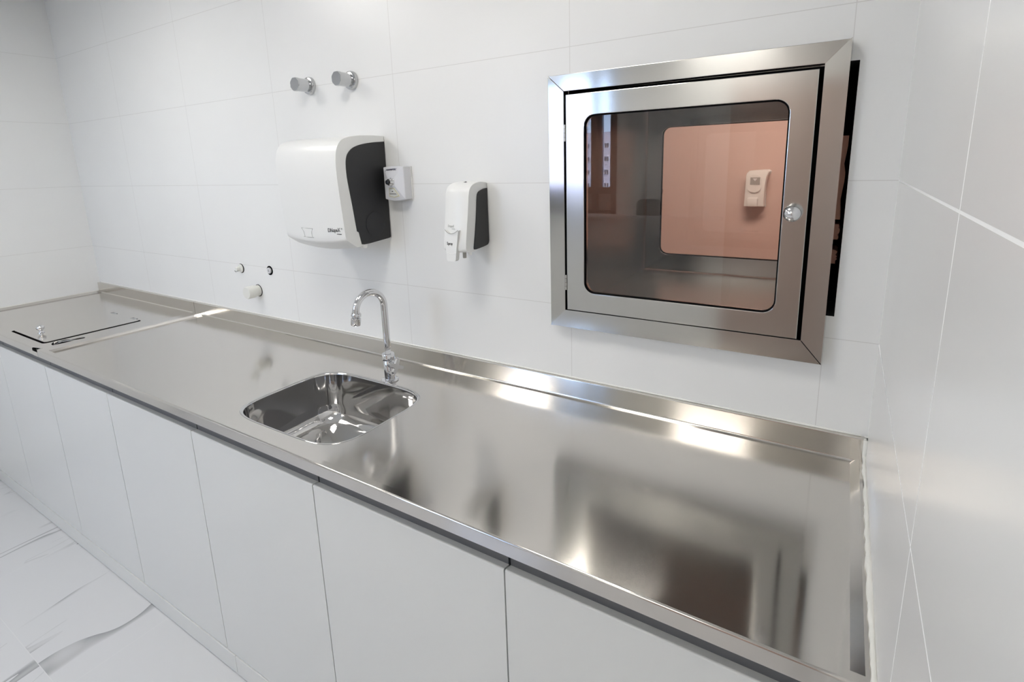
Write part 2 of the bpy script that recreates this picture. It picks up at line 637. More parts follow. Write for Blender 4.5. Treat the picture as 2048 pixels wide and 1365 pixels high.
# inner door in the front wall, behind the photographer
dr_ = struct('door_1', B(-.82, -.06, FY + .002, FY + .03, .004, 2.02, bevel=.004), plain('rose brown door leaf', (0.50, 0.38, 0.335), 0.45), flat=False)
bm = bmesh.new()
lathe(bm, [(.0001, 0), (.026, 0), (.026, .008), (.010, .010), (.010, .045), (.0001, .045)], (-.75, FY + .03, 1.0), (0, 1, 0), 24)
tube(bm, [(-.75, FY + .068, 1.0), (-.63, FY + .068, 1.0)], .009, 12)
obj('door_handle', bm, M_CHROMEB, dr_, smooth=40)
bm = bmesh.new()
for a in ((-.88, -.82, 0.002, 2.08), (-.06, -.002, 0.002, 2.08), (-.82, -.06, 2.02, 2.08)):
    box(bm, a[0], a[1], FY + .001, FY + .035, a[2], a[3])
struct('trim_3', bm, plain('rose brown door casing', (0.48, 0.37, 0.33), 0.45))

# outside: apartment block over the road, ground
struct('ground', B(-300, 300, -400, FY - .4, -26.1, -26), M_GROUND)
ap = thing('apartment_building', 'pale apartment block with balconies mirrored in the left of the hatch glass', 'building', (-50, -112, -26))
obj('wall', B(-72, -28, -130, -112, -26, 8.0), M_BUILD, ap, flat=True)
for i in range(6):
    z = 4.6 - 2.9 * i
    obj('balcony', B(-54.6, -52.4, -112, -110.8, z - 1.2, z, bevel=.03), M_BUILD, ap, flat=True)
    f = obj('balcony_door', B(-54.4, -53.6, -112.05, -111.9, z, z + 1.5), M_BWHITE, ap, flat=True)
    obj('pane', B(-54.3, -53.95, -111.9, -111.86, z + .1, z + 1.3), M_BGLASS, f, flat=True)
    for xw in (-50.6, -57.6, -61.5, -46.0):
        f = obj('window', B(xw - .6, xw + .6, -112.05, -111.9, z - .1, z + 1.1), M_BWHITE, ap, flat=True)
        bm = bmesh.new()
        box(bm, xw - .5, xw - .05, -111.9, -111.86, z, z + 1)
        box(bm, xw + .05, xw + .5, -111.9, -111.86, z, z + 1)
        obj('pane', bm, M_BGLASS, f, flat=True)

# the room beyond the hatch
HY0, HY1 = TW, 2.55
struct('wall_hall_far', B(-2.2, 1.7, HY1, HY1 + .1, 0, CZ), M_PEACH)
struct('wall_hall_left', B(-2.3, -2.2, TW, HY1 + .1, 0, CZ), M_PEACH)
struct('wall_hall_right', B(1.7, 1.8, TW, HY1 + .1, 0, CZ), M_PEACH)
bm = bmesh.new()
box(bm, .1, 1.8, .55, TW, 0, CZ)
struct('wall_hall_near', bm, M_PEACH)
struct('floor_hall', B(-2.3, 1.8, TW, HY1 + .1, -.1, 0), M_PEACHF)
struct('ceiling_hall', B(-2.3, 1.8, TW, HY1 + .1, CZ, CZ + .1), M_CEIL)

# ------------------------------------------------------------------ ceiling lamps
def ceiling_lamp(x, y, sx_, sy_, mat, label, z=CZ):
    t = thing('ceiling_light', label, 'lamp', (x, y, z), 'flush ceiling panels')
    bm = bmesh.new()
    o_ = rrect(x - sx_ / 2, x + sx_ / 2, y - sy_ / 2, y + sy_ / 2, .01, 3)
    i_ = rrect(x - sx_ / 2 + .02, x + sx_ / 2 - .02, y - sy_ / 2 + .02, y + sy_ / 2 - .02, .01, 3)
    slab(bm, [o_, i_], lambda a, b: (a, b, z), lambda a, b: (a, b, z - .022))
    obj('lamp_frame', bm, M_LAMPF, t, flat=True)
    obj('diffuser', B(x - sx_ / 2 + .02, x + sx_ / 2 - .02, y - sy_ / 2 + .02, y + sy_ / 2 - .02, z - .016, z - .002), mat, t, flat=True)
ceiling_lamp(-2.45, -0.95, .5, .5, M_LAMP, 'square ceiling panel above the left half of the worktop')
ceiling_lamp(-0.97, -0.95, .5, .5, M_LAMP, 'square ceiling panel above the worktop near the hatch')
ceiling_lamp(-0.87, -2.80, .62, .55, M_LAMP2, 'square ceiling panel on the right toward the window wall')
ceiling_lamp(-2.55, -2.65, .62, .55, M_LAMPADD, 'added unseen ceiling panel in front of the window, brightening the left side')  # added lamp to lift the left doors, wall and floor
ceiling_lamp(-0.40, 1.55, 1.2, .3, M_LAMPW, 'long warm ceiling panel in the peach room')

# ------------------------------------------------------------------ base cabinets
DY, CW, G0 = -0.6056, 0.53738, -0.55868
edges = [-0.004] + [G0 - CW * i for i in range(6)] + [LX + .003]
cab_labels = ['white base cabinet under the worktop\'s right end against the right wall',
              'white base cabinet second from the right wall',
              'white base cabinet below the right half of the sink',
              'white base cabinet just left of the sink',
              'white base cabinet below the plain worktop right of the steel seam',
              'white base cabinet below the steel seam of the worktops',
              'white base cabinet at the far left end below the lid']
for i in range(7):
    x1, x0 = edges[i], edges[i + 1]
    t = thing('base_cabinet', cab_labels[i], 'cabinet', ((x0 + x1) / 2, -.3, 0), 'white base cabinets in a row')
    bm = bmesh.new()
    for a in ((x0 + .001, x0 + .017, -.58, -.02, .073, .866), (x1 - .017, x1 - .001, -.58, -.02, .073, .866),
              (x0 + .001, x1 - .001, -.58, -.02, .073, .09), (x0 + .001, x1 - .001, -.036, -.02, .073, .866)):
        box(bm, *a)
    obj('carcass', bm, M_CARC, t, flat=True)
    obj('grip_rail', B(x0 + .0025, x1 - .0025, -.587, -.566, .80, .867, bevel=.001), M_RAIL, t)
    bm = bmesh.new()
    zt, zb = .8287, .0745
    prof = [(DY, zb), (DY, zt - .0025), (DY + .0012, zt - .0006), (DY + .004, zt), (DY + .019, zt - .003), (DY + .019, zb)]
    xs_ = (x0 + .0016, x1 - .0016)
    prism(bm, prof, lambda a, b: (xs_[0], a, b), lambda a, b: (xs_[1], a, b))
    obj('door', bm, M_DOOR, t, smooth=50)
for i, (x0, x1, lab) in enumerate(((-1.589, -.004, 'right white plinth board along the floor under the cabinets'),
                                   (LX + .003, -1.591, 'left white plinth board along the floor under the cabinets'))):
    tag(obj('plinth_board', B(x0, x1, -.6085, -.590, .0025, .0715, bevel=.0012), M_DOOR), lab, 'plinth', 'plinth boards under the cabinets')

# ------------------------------------------------------------------ worktops
ZT, ZR, YF, YB = 0.900, 0.8915, -0.6156, -0.015
def front_skirt(x0, x1, parent):
    r = .0045
    prof = [(YF + r - r * math.sin(a), ZT - r + r * math.cos(a)) for a in [PI / 2 * k / 6 for k in range(7)]]
    prof = [(-.597, ZT)] + prof + [(YF, .8705), (YF + .0006, .8693), (YF + .002, .869), (YF + .03, .869)]
    bm = bmesh.new()
    a = [bm.verts.new((x0, y, z)) for y, z in prof]
    b = [bm.verts.new((x1, y, z)) for y, z in prof]
    bridge(bm, a, b, closed=False)
    obj('front_edge', bm, M_TOP, parent, smooth=40)
def back_splash(bm, x0, x1):
    r = .006
    prof = [(YB - r - .012, ZR)] + [(YB - r + r * math.sin(a), ZR + r - r * math.cos(a)) for a in [PI / 2 * k / 4 for k in range(5)]]
    prof += [(YB, .9455), (YB + .0008, .9474), (YB + .0025, .948), (-.0005, .948)]
    a = [bm.verts.new((x0, y, z)) for y, z in prof]
    b = [bm.verts.new((x1, y, z)) for y, z in prof]
    bridge(bm, a, b, closed=False)
    for ring_ in (a, b):
        x = ring_[0].co.x
        c = bm.verts.new((x, -.0005, ZR))
        bm.faces.new(ring_ + [c])
def quad(bm, *p):
    bm.faces.new([bm.verts.new(q) for q in p])

YR = YB - .018      # rear edge of the flat deck
YS = -.594          # front edge of the flat deck
SX0, SX1, SY0, SY1 = -1.527, -1.083, -.548, -.193

def sink_loop(off=0.0, n=64):
    cx, cy = (SX0 + SX1) / 2, (SY0 + SY1) / 2
    ax_, ay_ = (SX1 - SX0) / 2 - off, (SY1 - SY0) / 2 - off
    out = []
    for k in range(n):
        a = 2 * PI * k / n
        c, s = math.cos(a), math.sin(a)
        e = 2 / 4.6
        out.append((cx + ax_ * math.copysign(abs(c) ** e, c), cy + ay_ * math.copysign(abs(s) ** e, s)))
    return out

# right worktop with the sink cut-out
wr = thing('worktop', 'long stainless steel worktop around the sink with raised rim', 'worktop', (-1.36, -.3, .9))
bm = bmesh.new()
xl0, xl1, xl2 = -2.7155, -2.660, -2.655
xr2, xr1, xr0 = -.028, -.012, -.006
fill(bm, [[(xl2, YS), (xr2, YS), (xr2, YR), (xl2, YR)], sink_loop(-.004)], lambda a, b: (a, b, ZR))
quad(bm, (xl2, YS, ZR), (xr2, YS, ZR), (xr1, -.597, ZT), (xl1, -.597, ZT))
quad(bm, (xr2, YS, ZR), (xr2, YR, ZR), (xr1, YR, ZT), (xr1, -.597, ZT))
quad(bm, (xl2, YS, ZR), (xl2, YR, ZR), (xl1, YR, ZT), (xl1, -.597, ZT))
quad(bm, (xr1, -.597, ZT), (xr0, -.597, ZT), (xr0, YR, ZT), (xr1, YR, ZT))
quad(bm, (xl1, -.597, ZT), (xl0, -.597, ZT), (xl0, YR, ZT), (xl1, YR, ZT))
quad(bm, (xl0, -.597, ZT), (xl0, -.012, ZT), (xl0, -.012, .869), (xl0, -.597, .869))
quad(bm, (xl0, YR, ZT), (xl1, YR, ZT), (xl1, -.012, ZT), (xl0, -.012, ZT))
quad(bm, (xr0, YR, ZT), (xr1, YR, ZT), (xr1, -.012, ZT), (xr0, -.012, ZT))
quad(bm, (xl1, YR, ZT), (xl1, -.012, ZT), (xl2, -.012, ZR), (xl2, YR, ZR))
quad(bm, (xr1, YR, ZT), (xr1, -.012, ZT), (xr2, -.012, ZR), (xr2, YR, ZR))
front_skirt(xl0, xr0, wr)
bmesh.ops.remove_doubles(bm, verts=bm.verts, dist=1e-5)
obj('deck', bm, M_TOP, wr, flat=True)
bm = bmesh.new()
back_splash(bm, xl0, xr0)
obj('backsplash', bm, M_TOP, wr, smooth=40)

# left worktop with the lid opening, the ragged slot and the notched corner
wl = thing('worktop', 'short stainless steel worktop in the left corner holding the knobbed lid', 'worktop', (-3.24, -.3, .9))
xa0, xa1, xa2, xa3 = -3.764, -3.748, -3.736, -2.7175
LID = (-3.190, -2.832, -.556, -.205)
bm = bmesh.new()
deck = [(xa2, YS), (xa3, YS), (xa3, YR), (xa2, YR)]
lid_hole = rrect(LID[0] - .002, LID[1] + .016, LID[2] - .010, LID[3] + .002, .016, 4)
slot = [(-2.806, -.538), (-2.780, -.552), (-2.758, -.554), (-2.752, -.520), (-2.756, -.48), (-2.750, -.450), (-2.764, -.442), (-2.776, -.456), (-2.780, -.485), (-2.792, -.490), (-2.806, -.500), (-2.800, -.520)]
vl = fill(bm, [deck, lid_hole, slot], lambda a, b: (a, b, ZR))
for hole in vl[1:]:
    low = [bm.verts.new((v.co.x, v.co.y, ZR - .02)) for v in hole]
    bridge(bm, hole, low)
quad(bm, (xa2, YS, ZR), (xa3, YS, ZR), (xa3, -.597, ZT), (xa1, -.597, ZT))
quad(bm, (xa2, YS, ZR), (xa2, YR, ZR), (xa1, YR, ZT), (xa1, -.597, ZT))
quad(bm, (xa1, -.597, ZT), (xa0, -.597, ZT), (xa0, YR, ZT), (xa1, YR, ZT))
quad(bm, (xa1, YR, ZT), (xa0, YR, ZT), (xa0, -.012, ZT), (xa1, -.012, ZT))
quad(bm, (xa1, YR, ZT), (xa1, -.012, ZT), (xa2, -.012, ZR), (xa2, YR, ZR))
front_skirt(xa0, xa3 - .05, wl)
quad(bm, (xa3 - .05, -.597, ZT), (xa3, -.597, ZT), (xa3, -.603, ZT), (xa3 - .012, -.603, ZT), (xa3 - .05, -.612, ZT))
quad(bm, (xa3 - .05, YF, .888), (xa3, YF, .888), (xa3, YF, .869), (xa3 - .05, YF, .869))
bmesh.ops.remove_doubles(bm, verts=bm.verts, dist=1e-5)
obj('deck', bm, M_TOP, wl, flat=True)
bm = bmesh.new()
back_splash(bm, xa0, xa3)
obj('backsplash', bm, M_TOP, wl, smooth=40)
bm = bmesh.new()
box(bm, LID[0] - .01, LID[1] + .095, LID[2] - .012, LID[3] + .01, ZR - .022, ZR - .0205)
for a in ((LID[0] - .012, LID[0] - .008, LID[2] - .012, LID[3] + .01), (LID[1] + .093, LID[1] + .097, LID[2] - .012, LID[3] + .01),
          (LID[0] - .01, LID[1] + .095, LID[2] - .014, LID[2] - .010), (LID[0] - .01, LID[1] + .095, LID[3] + .008, LID[3] + .012)):
    box(bm, *a, ZR - .0215, ZR - .0195)
obj('chute_shade', bm, M_GASKSHADE, wl, flat=True)  # black sheet close below paints the dark depth under lid and slot
tube_b = tube(bmesh.new(), [(-2.792, -.540, .884), (-2.786, -.525, .889), (-2.798, -.510, .887), (-2.782, -.490, .888), (-2.780, -.465, .884)], .0035, 8)
o = obj('latch_spring', tube_b, M_CHROMEB, wl)
o['label'] = 'bent grey latch showing in the black slot'
bm = bmesh.new()
tube(bm, [(-2.745, -.606, .8935), (-2.729, -.609, .895)], .004, 10)
obj('corner_screw', bm, M_CHROME, wl)
obj('corner_gap_shade', B(xa3 - .049, xa3 - .0005, -.6115, -.598, .884, .8865), M_GASKSHADE, wl, flat=True)  # black block painting the shade inside the notch
bm = bmesh.new()
L1 = rrect(*LID, .014, 5)
slab(bm, [L1], lambda a, b: (a, b, ZR + .0015), lambda a, b: (a, b, ZR - .012))
lid = obj('lid', bm, M_TOP, wl, smooth=30)
lid['label'] = 'hinged square lid with ball knob'
bm = bmesh.new()
lathe(bm, [(.0001, 0), (.012, 0), (.012, .002), (.007, .004), (.0055, .009), (.008, .012), (.0135, .017), (.0155, .023), (.0135, .029), (.008, .0335), (.0001, .035)], (-3.020, -.510, ZR + .0015), (0, 0, 1), 28)
obj('knob', bm, M_CHROME, lid, smooth=60)
for xh in (-3.10, -2.895):
    bm = bmesh.new()
    box(bm, xh - .022, xh + .022, -.211, -.196, ZR + .0003, ZR + .0022, bevel=.0008)
    obj('hinge', bm, M_CHROMEB, wl)

# sink bowl
sk = thing('sink', 'deep polished steel sink bowl sunk in the worktop below the tap', 'sink', (-1.305, -.37, .70))
bm = bmesh.new()
steps = [(-.0064, ZR + .0001), (-.006, ZR + .0007), (-.004, ZR + .0010), (-.002, ZR + .0008), (0.0, ZR - .0004), (.0014, ZR - .0020), (.0021, ZR - .0042), (.0024, ZR - .0075), (.0035, ZR - .03), (.0055, ZR - .07), (.008, ZR - .105),
         (.0105, ZR - .122), (.0155, ZR - .138), (.024, ZR - .151), (.036, ZR - .1605), (.052, ZR - .1655), (.075, ZR - .168), (.10, ZR - .169)]
loops = [ring(bm, sink_loop(o_), lambda a, b, z=z: (a, b, z)) for o_, z in steps]
for a, b in zip(loops, loops[1:]):
    bridge(bm, a, b)
cx, cy = (SX0 + SX1) / 2, (SY0 + SY1) / 2
n_ = len(loops[-1])
dr = [bm.verts.new((cx + .045 * math.cos(2 * PI * k / n_), cy + .045 * math.sin(2 * PI * k / n_), ZR - .1725)) for k in range(n_)]
bridge(bm, loops[-1], dr)
outer = ring(bm, sink_loop(-.008), lambda a, b: (a, b, ZR - .004))
obj('bowl', bm, M_SINK, sk, smooth=60)
bm = bmesh.new()
lathe(bm, [(.047, -.172), (.047, -.1695), (.043, -.1685), (.036, -.1745), (.030, -.189), (.0001, -.190)], (cx, cy, ZR), (0, 0, 1), 40)
obj('drain', bm, M_CHROMEB, sk, smooth=50)

# ------------------------------------------------------------------ tap
fx, fy = -1.2740, -.1650
fa = thing('tap', 'chrome gooseneck tap with cross handle standing behind the sink', 'tap', (fx, fy, ZR))
bm = bmesh.new()
lathe(bm, [(.0001, 0), (.027, 0), (.0275, .002), (.026, .004), (.0185, .0055), (.0001, .0055)], (fx, fy, ZR + .0002), (0, 0, 1), 36)
obj('base_flange', bm, M_CHROME, fa, smooth=40)
bm = bmesh.new()
lathe(bm, [(.0001, .005), (.0168, .005), (.0168, .066), (.016, .067), (.016, .0685), (.0195, .0695), (.0195, .088), (.0185, .0895), (.0001, .0895)], (fx, fy, ZR), (0, 0, 1), 40)
obj('body', bm, M_CHROME, fa, smooth=40)
th, r_, zc = math.radians(262.5), .0505, 1.138
pts = [(fx, fy, ZR + .086 + (zc - ZR - .086) * k / 6) for k in range(7)]
for k in range(1, 33):
    a = math.radians(183) * k / 32
    h = r_ - r_ * math.cos(a)
    pts.append((fx + h * math.cos(th), fy + h * math.sin(th), zc + r_ * math.sin(a)))
end = Vector(pts[-1])
dirn = Vector((-.10 * 0 + .01, .01, -1)).normalized()
pts.append(tuple(end + dirn * .006))
bm = tube(bmesh.new(), pts, .0105, 20)
sp = obj('spout', bm, M_CHROME, fa, smooth=60)
e2 = end + dirn * .003
adir = Vector((-.12, -.06, -1)).normalized()
bm = bmesh.new()
lathe(bm, [(.0001, -.004), (.0135, -.004), (.0145, -.002), (.0145, .005), (.013, .006), (.008, .0065), (.008, .0095), (.0125, .010), (.0145, .012), (.0145, .031), (.0135, .033), (.0001, .033)], e2, adir, 32)
obj('aerator', bm, M_CHROME, sp, smooth=40)
# valve stem and cross handle
vd = Vector((math.cos(math.radians(-18)), math.sin(math.radians(-18)), .10)).normalized()
vo = Vector((fx, fy, ZR + .055)) + vd * .012
bm = bmesh.new()
lathe(bm, [(.0001, 0), (.0115, 0), (.0115, .015), (.010, .016), (.010, .024), (.007, .025), (.007, .036), (.0001, .036)], vo, vd, 28)
obj('valve_stem', bm, M_CHROME, fa, smooth=40)
bm = bmesh.new()
d_, a_, b_ = frame_of(vd)
star = []
for k in range(64):
    an = 2 * PI * k / 64 + math.radians(20)
    rr = .0125 + .0155 * max(0, math.cos(4 * (an - math.radians(20)) / 2 * 1.0)) ** 2 * abs(math.cos(2 * (an - math.radians(20)))) ** 1.5
    star.append((rr * math.cos(an), rr * math.sin(an)))
star = []
for k in range(96):
    t_ = 2 * PI * k / 96
    lobes = abs(math.cos(2 * t_)) ** 3
    rr = .0105 + .0175 * lobes
    an = t_ + math.radians(25)
    star.append((rr * math.cos(an), rr * math.sin(an)))
hc = vo + vd * .031
slab(bm, [star], lambda a, b: tuple(hc + a_ * a + b_ * b), lambda a, b: tuple(hc + vd * .011 + a_ * a * .92 + b_ * b * .92))
obj('cross_handle', bm, M_CHROME, fa, smooth=50)

# ------------------------------------------------------------------ pass-through hatch
HF = -.030
OX0, OX1, OZ0, OZ1 = -.7612, -.1020, 1.1098, 1.7707
IX0, IX1, IZ0, IZ1 = -.7165, -.1420, 1.1560, 1.7300
ha = thing('pass_through_hatch', 'stainless steel pass-through hatch with glazed door set in the tiled wall', 'hatch', (-.432, 0, 1.44))
def member(p, brush):
    """p: outer a, outer b, inner b, inner a as (x, z)"""
    bm = bmesh.new()
    prism(bm, p, lambda a, b: (a, HF, b), lambda a, b: (a, -.0008, b))
    bev(bm, .0012, 2, 60)
    return obj('frame_member', bm, M_HATCH, ha, smooth=40, brush=brush)
g = .0004
member([(OX0 + g, OZ1), (OX1 - g, OZ1), (IX1 - g, IZ1), (IX0 + g, IZ1)], 'x')
member([(OX0 + g, OZ0), (OX1 - g, OZ0), (IX1 - g, IZ0), (IX0 + g, IZ0)], 'x')
member([(OX0, OZ0 + g), (OX0, OZ1 - g), (IX0, IZ1 - g), (IX0, IZ0 + g)], 'z')
member([(OX1, OZ0 + g), (OX1, OZ1 - g), (IX1, IZ1 - g), (IX1, IZ0 + g)], 'z')
# box shell
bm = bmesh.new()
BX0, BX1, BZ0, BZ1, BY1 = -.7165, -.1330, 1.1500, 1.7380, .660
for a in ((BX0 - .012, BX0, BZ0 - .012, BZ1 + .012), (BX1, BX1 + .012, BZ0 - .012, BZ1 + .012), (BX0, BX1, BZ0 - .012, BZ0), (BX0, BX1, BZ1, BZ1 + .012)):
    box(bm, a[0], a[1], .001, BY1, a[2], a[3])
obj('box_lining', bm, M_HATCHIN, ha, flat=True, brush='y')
# rubber and shade black seal behind the door gap
bm = bmesh.new()
slab(bm, [[(BX0, BZ0), (BX1, BZ0), (BX1, BZ1), (BX0, BZ1)], rrect(-.69, -.168, 1.185, 1.70, .02, 4)], lambda a, b: (a, -.0005, b), lambda a, b: (a, .012, b))
obj('door_seal', bm, M_GASKSHADE, ha, flat=True)
def hatch_door(x0, x1, z0, z1, gl, y0, y1, name, knob_at, sgn):
    bm = bmesh.new()
    gx0, gx1, gz0, gz1 = gl
    slab(bm, [[(x0, z0), (x1, z0), (x1, z1), (x0, z1)], rrect(gx0, gx1, gz0, gz1, .028, 8)], lambda a, b: (a, y0, b), lambda a, b: (a, y1, b))
    bev(bm, .0014, 3, 60)
    d = obj(name, bm, M_HATCH, ha, flat=True)
    ym = (y0 + y1) / 2 + .002 * sgn
    bm = bmesh.new()
    slab(bm, [rrect(gx0 - .004, gx1 + .004, gz0 - .004, gz1 + .004, .03, 8)], lambda a, b: (a, ym - .002, b), lambda a, b: (a, ym + .002, b))
    gp = obj('glass_pane', bm, M_PANE, d, smooth=30)
    gp['label'] = 'dark tinted glass pane with rounded corners'
    bm = bmesh.new()
    slab(bm, [rrect(gx0 - .001, gx1 + .001, gz0 - .001, gz1 + .001, .029, 8), rrect(gx0 + .003, gx1 - .003, gz0 + .003, gz1 - .003, .026, 8)],
         lambda a, b: (a, ym - .004, b), lambda a, b: (a, ym - .0022, b))
    obj('glazing_gasket', bm, M_GASKSHADE, d, flat=True)
    kx, kz = knob_at
    ys = y0 if sgn < 0 else y1
    bm = bmesh.new()
    lathe(bm, [(.0001, 0), (.0105, 0), (.0105, .002), (.0065, .004), (.006, .010), (.0095, .013), (.0155, .018), (.0175, .024), (.0160, .030), (.011, .0345), (.0001, .0365)], (kx, ys, kz), (0, sgn, 0), 32)
    obj('knob', bm, M_CHROME, d, smooth=60)
    return d
GL = (-.6605, -.1990, 1.2110, 1.6690)
hatch_door(-.7110, -.1515, 1.1590, 1.7215, GL, HF, -.004, 'door', (-.178, 1.4365), -1)
for zh in (1.628, 1.236):
    bm = bmesh.new()
    for k in range(4):
        lathe(bm, [(.0001, 0), (.0032, 0), (.0032, .0098), (.0001, .0098)], (-.7138, HF - .0015, zh - .021 + k * .0105), (0, 0, 1), 14)
    obj('hinge', bm, M_HATCH, ha, smooth=40, brush='z')
hatch_door(-.7140, -.1360, 1.153, 1.735, (-.660, -.199, 1.212, 1.668), .640, .658, 'far_door', (-.68, 1.44), 1)

# clay and mortar showing in the gap beside the hatch
def ragged(x0, x1, z0, z1, n, jit):
    L = [(x0 + random.uniform(0, jit), z0 + (z1 - z0) * k / n) for k in range(n + 1)]
    Rr = [(x1 - random.uniform(0, jit), z1 - (z1 - z0) * k / n) for k in range(n + 1)]
    return L[::-1][::-1] + Rr
for (z0, z1, lab) in ((1.418, 1.592, 'tall sliver of peach clay brick in the dark gap right of the hatch'),
                      (1.375, 1.408, 'short bit of peach clay brick below the tall one beside the hatch'),
                      (1.322, 1.352, 'lowest crumb of mortar in the dark gap right of the hatch')):
    bm = bmesh.new()
    prism(bm, ragged(-.1085, -.0905, z0, z1, 9, .005), lambda a, b: (a, .03, b), lambda a, b: (a, .10, b))
    tag(obj('clay_brick', bm, M_CLAY, flat=True, loc=(-.1, .06, z0)), lab, 'brick', 'brick bits in the wall gap')
struct('gap_shade', B(-.1185, -.0852, .14, .15, 1.2118, 1.734), M_GASKSHADE)  # black sheet standing in for deep shade at the back of the gap
# sealant lump under the hatch frame
bm = tube(bmesh.new(), [(-.705, -.004, 1.1075), (-.66, -.006, 1.1045), (-.62, -.0065, 1.103), (-.59, -.004, 1.1045)], [.002, .0045, .005, .002], 10)
tag(obj('sealant_bead', bm, M_CAULK, loc=(-.65, -.005, 1.105)), 'short white sealant smear under the left of the hatch frame', 'sealant')

# ------------------------------------------------------------------ sealant along worktop edges
def bead(pts, r, jit, label):
    P, Rr = [], []
    for p, q in zip(pts, pts[1:]):
        p, q = Vector(p), Vector(q)
        n = max(3, int((q - p).length / .007))
        walk = 0.0
        for k in range(n):
            P.append(p.lerp(q, k / n))
            walk = walk * .75 + random.uniform(-jit, jit) * .6
            Rr.append(max(.0012, r + walk))
    P.append(Vector(pts[-1])); Rr.append(r * .6)
    bm = tube(bmesh.new(), P, Rr, 12)
    return tag(obj('sealant_bead', bm, M_CAULK, loc=tuple(pts[0])), label, 'sealant')
bead([(-3.75, -.0022, .9498), (-.012, -.0022, .9498)], .0022, .0004, 'thin white sealant line along the top of the steel backsplash')
bead([(-.0028, -.012, .954), (-.0028, -.014, .907), (-.0024, -.05, .9025), (-.0024, -.35, .9025), (-.0028, -.612, .9025)], .0046, .0016, 'ragged white sealant between worktop end and right wall')
bead([(-3.7665, -.012, .9005), (-3.7665, -.612, .9005)], .0026, .0003, 'thin white sealant along the left wall at the worktop')

# ------------------------------------------------------------------ wall knobs (shut-off valves)
def wall_valve(x, z, label):
    t = thing('shutoff_valve', label, 'valve', (x, 0, z), 'chrome shut-off valves above the towel dispenser')
    bm = bmesh.new()
    lathe(bm, [(.0001, 0), (.030, 0), (.030, .006), (.0275, .0115), (.022, .0135), (.0001, .0135)], (x, -.0006, z), (0, -1, 0), 40)
    obj('flange', bm, M_CHROMEB, t, smooth=45)
    bm = bmesh.new()
    n = 64
    def octo(a):
        q = (a + PI / 8) % (PI / 4) - PI / 8
        return .0228 * min(1.0, .955 / math.cos(q))
    an_ = [2 * PI * k / n for k in range(n)]
    P8 = [(octo(a) * math.cos(a), octo(a) * math.sin(a)) for a in an_]
    PR = [(.0218 * math.cos(a), .0218 * math.sin(a)) for a in an_]
    rings = [ring(bm, [(px_ * s, pz_ * s) for px_, pz_ in P], lambda a, b, y=y: (x + a, y, z + b)) for P, s, y in
             ((PR, .80, -.012), (PR, .86, -.016), (PR, .86, -.020), (PR, 1, -.022), (PR, 1, -.050), (P8, 1, -.0525), (P8, 1, -.063), (P8, .965, -.065))]
    for a, b in zip(rings, rings[1:]):
        bridge(bm, a, b)
    bm.faces.new(rings[0]); bm.faces.new(rings[-1])
    obj('knob', bm, M_CHROMEB, t, smooth=40)
wall_valve(-1.7205, 1.8420, 'left chrome shut-off valve knob high on the tiled wall')
wall_valve(-1.5095, 1.8390, 'right chrome shut-off valve knob high on the tiled wall')

# ------------------------------------------------------------------ paper towel dispenser
TX0, TX1 = -1.672, -1.384
tw = thing('towel_dispenser', 'white paper towel dispenser with black side panel on the tiled wall', 'dispenser', ((TX0 + TX1) / 2, 0, 1.48))
def chaikin(L, n=2, closed=False):
    for _ in range(n):
        out = [] if closed else [L[0]]
        m = len(L)
        for i in range(m if closed else m - 1):
            a, b = L[i], L[(i + 1) % m]
            out.append((a[0] * .75 + b[0] * .25, a[1] * .75 + b[1] * .25))
            out.append((a[0] * .25 + b[0] * .75, a[1] * .25 + b[1] * .75))
        if not closed:
            out.append(L[-1])
        L = out
    return L
# cover profile at the sides (y, z), from wall top to wall bottom
pc = [(-.002, 1.655), (-.060, 1.656), (-.109, 1.654), (-.140, 1.6505), (-.165, 1.645), (-.183, 1.635), (-.196, 1.618), (-.203, 1.595), (-.206, 1.56), (-.205, 1.52),
      (-.202, 1.47), (-.198, 1.41), (-.194, 1.350), (-.192, 1.340), (-.186, 1.335), (-.160, 1.316), (-.147, 1.309), (-.10, 1.317), (-.002, 1.323)]
pc = chaikin(pc[:13], 2) + chaikin(pc[12:], 1)[1:]
def cover_point(i, u):
    y, z = pc[i]
    k = 1 - u * u
    y -= .010 * k * min(1, max(0, (-y - .10) / .08)) * min(1, max(0, (z - 1.316) / .02))
    z -= .012 * k * min(1, max(0, (1.352 - z) / .012)) * min(1, max(0, (-y - .11) / .03))
    return y, z
NU = 17
bm = bmesh.new()
grid = []
for k in range(NU):
    u = -1 + 2 * k / (NU - 1)
    e = abs(u)
    ins = 0.0 if e < .999 else .0
    x = TX0 + (TX1 - TX0) * k / (NU - 1)
    grid.append([bm.verts.new((x, *cover_point(i, u))) for i in range(len(pc))])
for a, b in zip(grid, grid[1:]):
    bridge(bm, a, b, closed=False)
for gside in (grid[0], grid[-1]):
    bm.faces.new(gside)
es = [e for e in bm.edges if len(e.link_faces) == 2 and e.calc_face_angle(0) > 1.0]
bmesh.ops.bevel(bm, geom=es, offset=.006, segments=3, affect='EDGES', profile=.5, clamp_overlap=True)
cov = obj('cover', bm, M_PLAST, tw, smooth=38)
blk_raw = [(-.002, 1.638), (-.060, 1.634), (-.100, 1.628), (-.123, 1.622), (-.140, 1.615), (-.154, 1.604), (-.163, 1.592), (-.168, 1.573), (-.169, 1.54), (-.166, 1.508), (-.157, 1.44),
       (-.148, 1.361), (-.141, 1.357), (-.133, 1.318), (-.122, 1.316), (-.10, 1.3165), (-.012, 1.323), (-.004, 1.326)]
blk = chaikin(blk_raw[:11], 2) + blk_raw[11:]
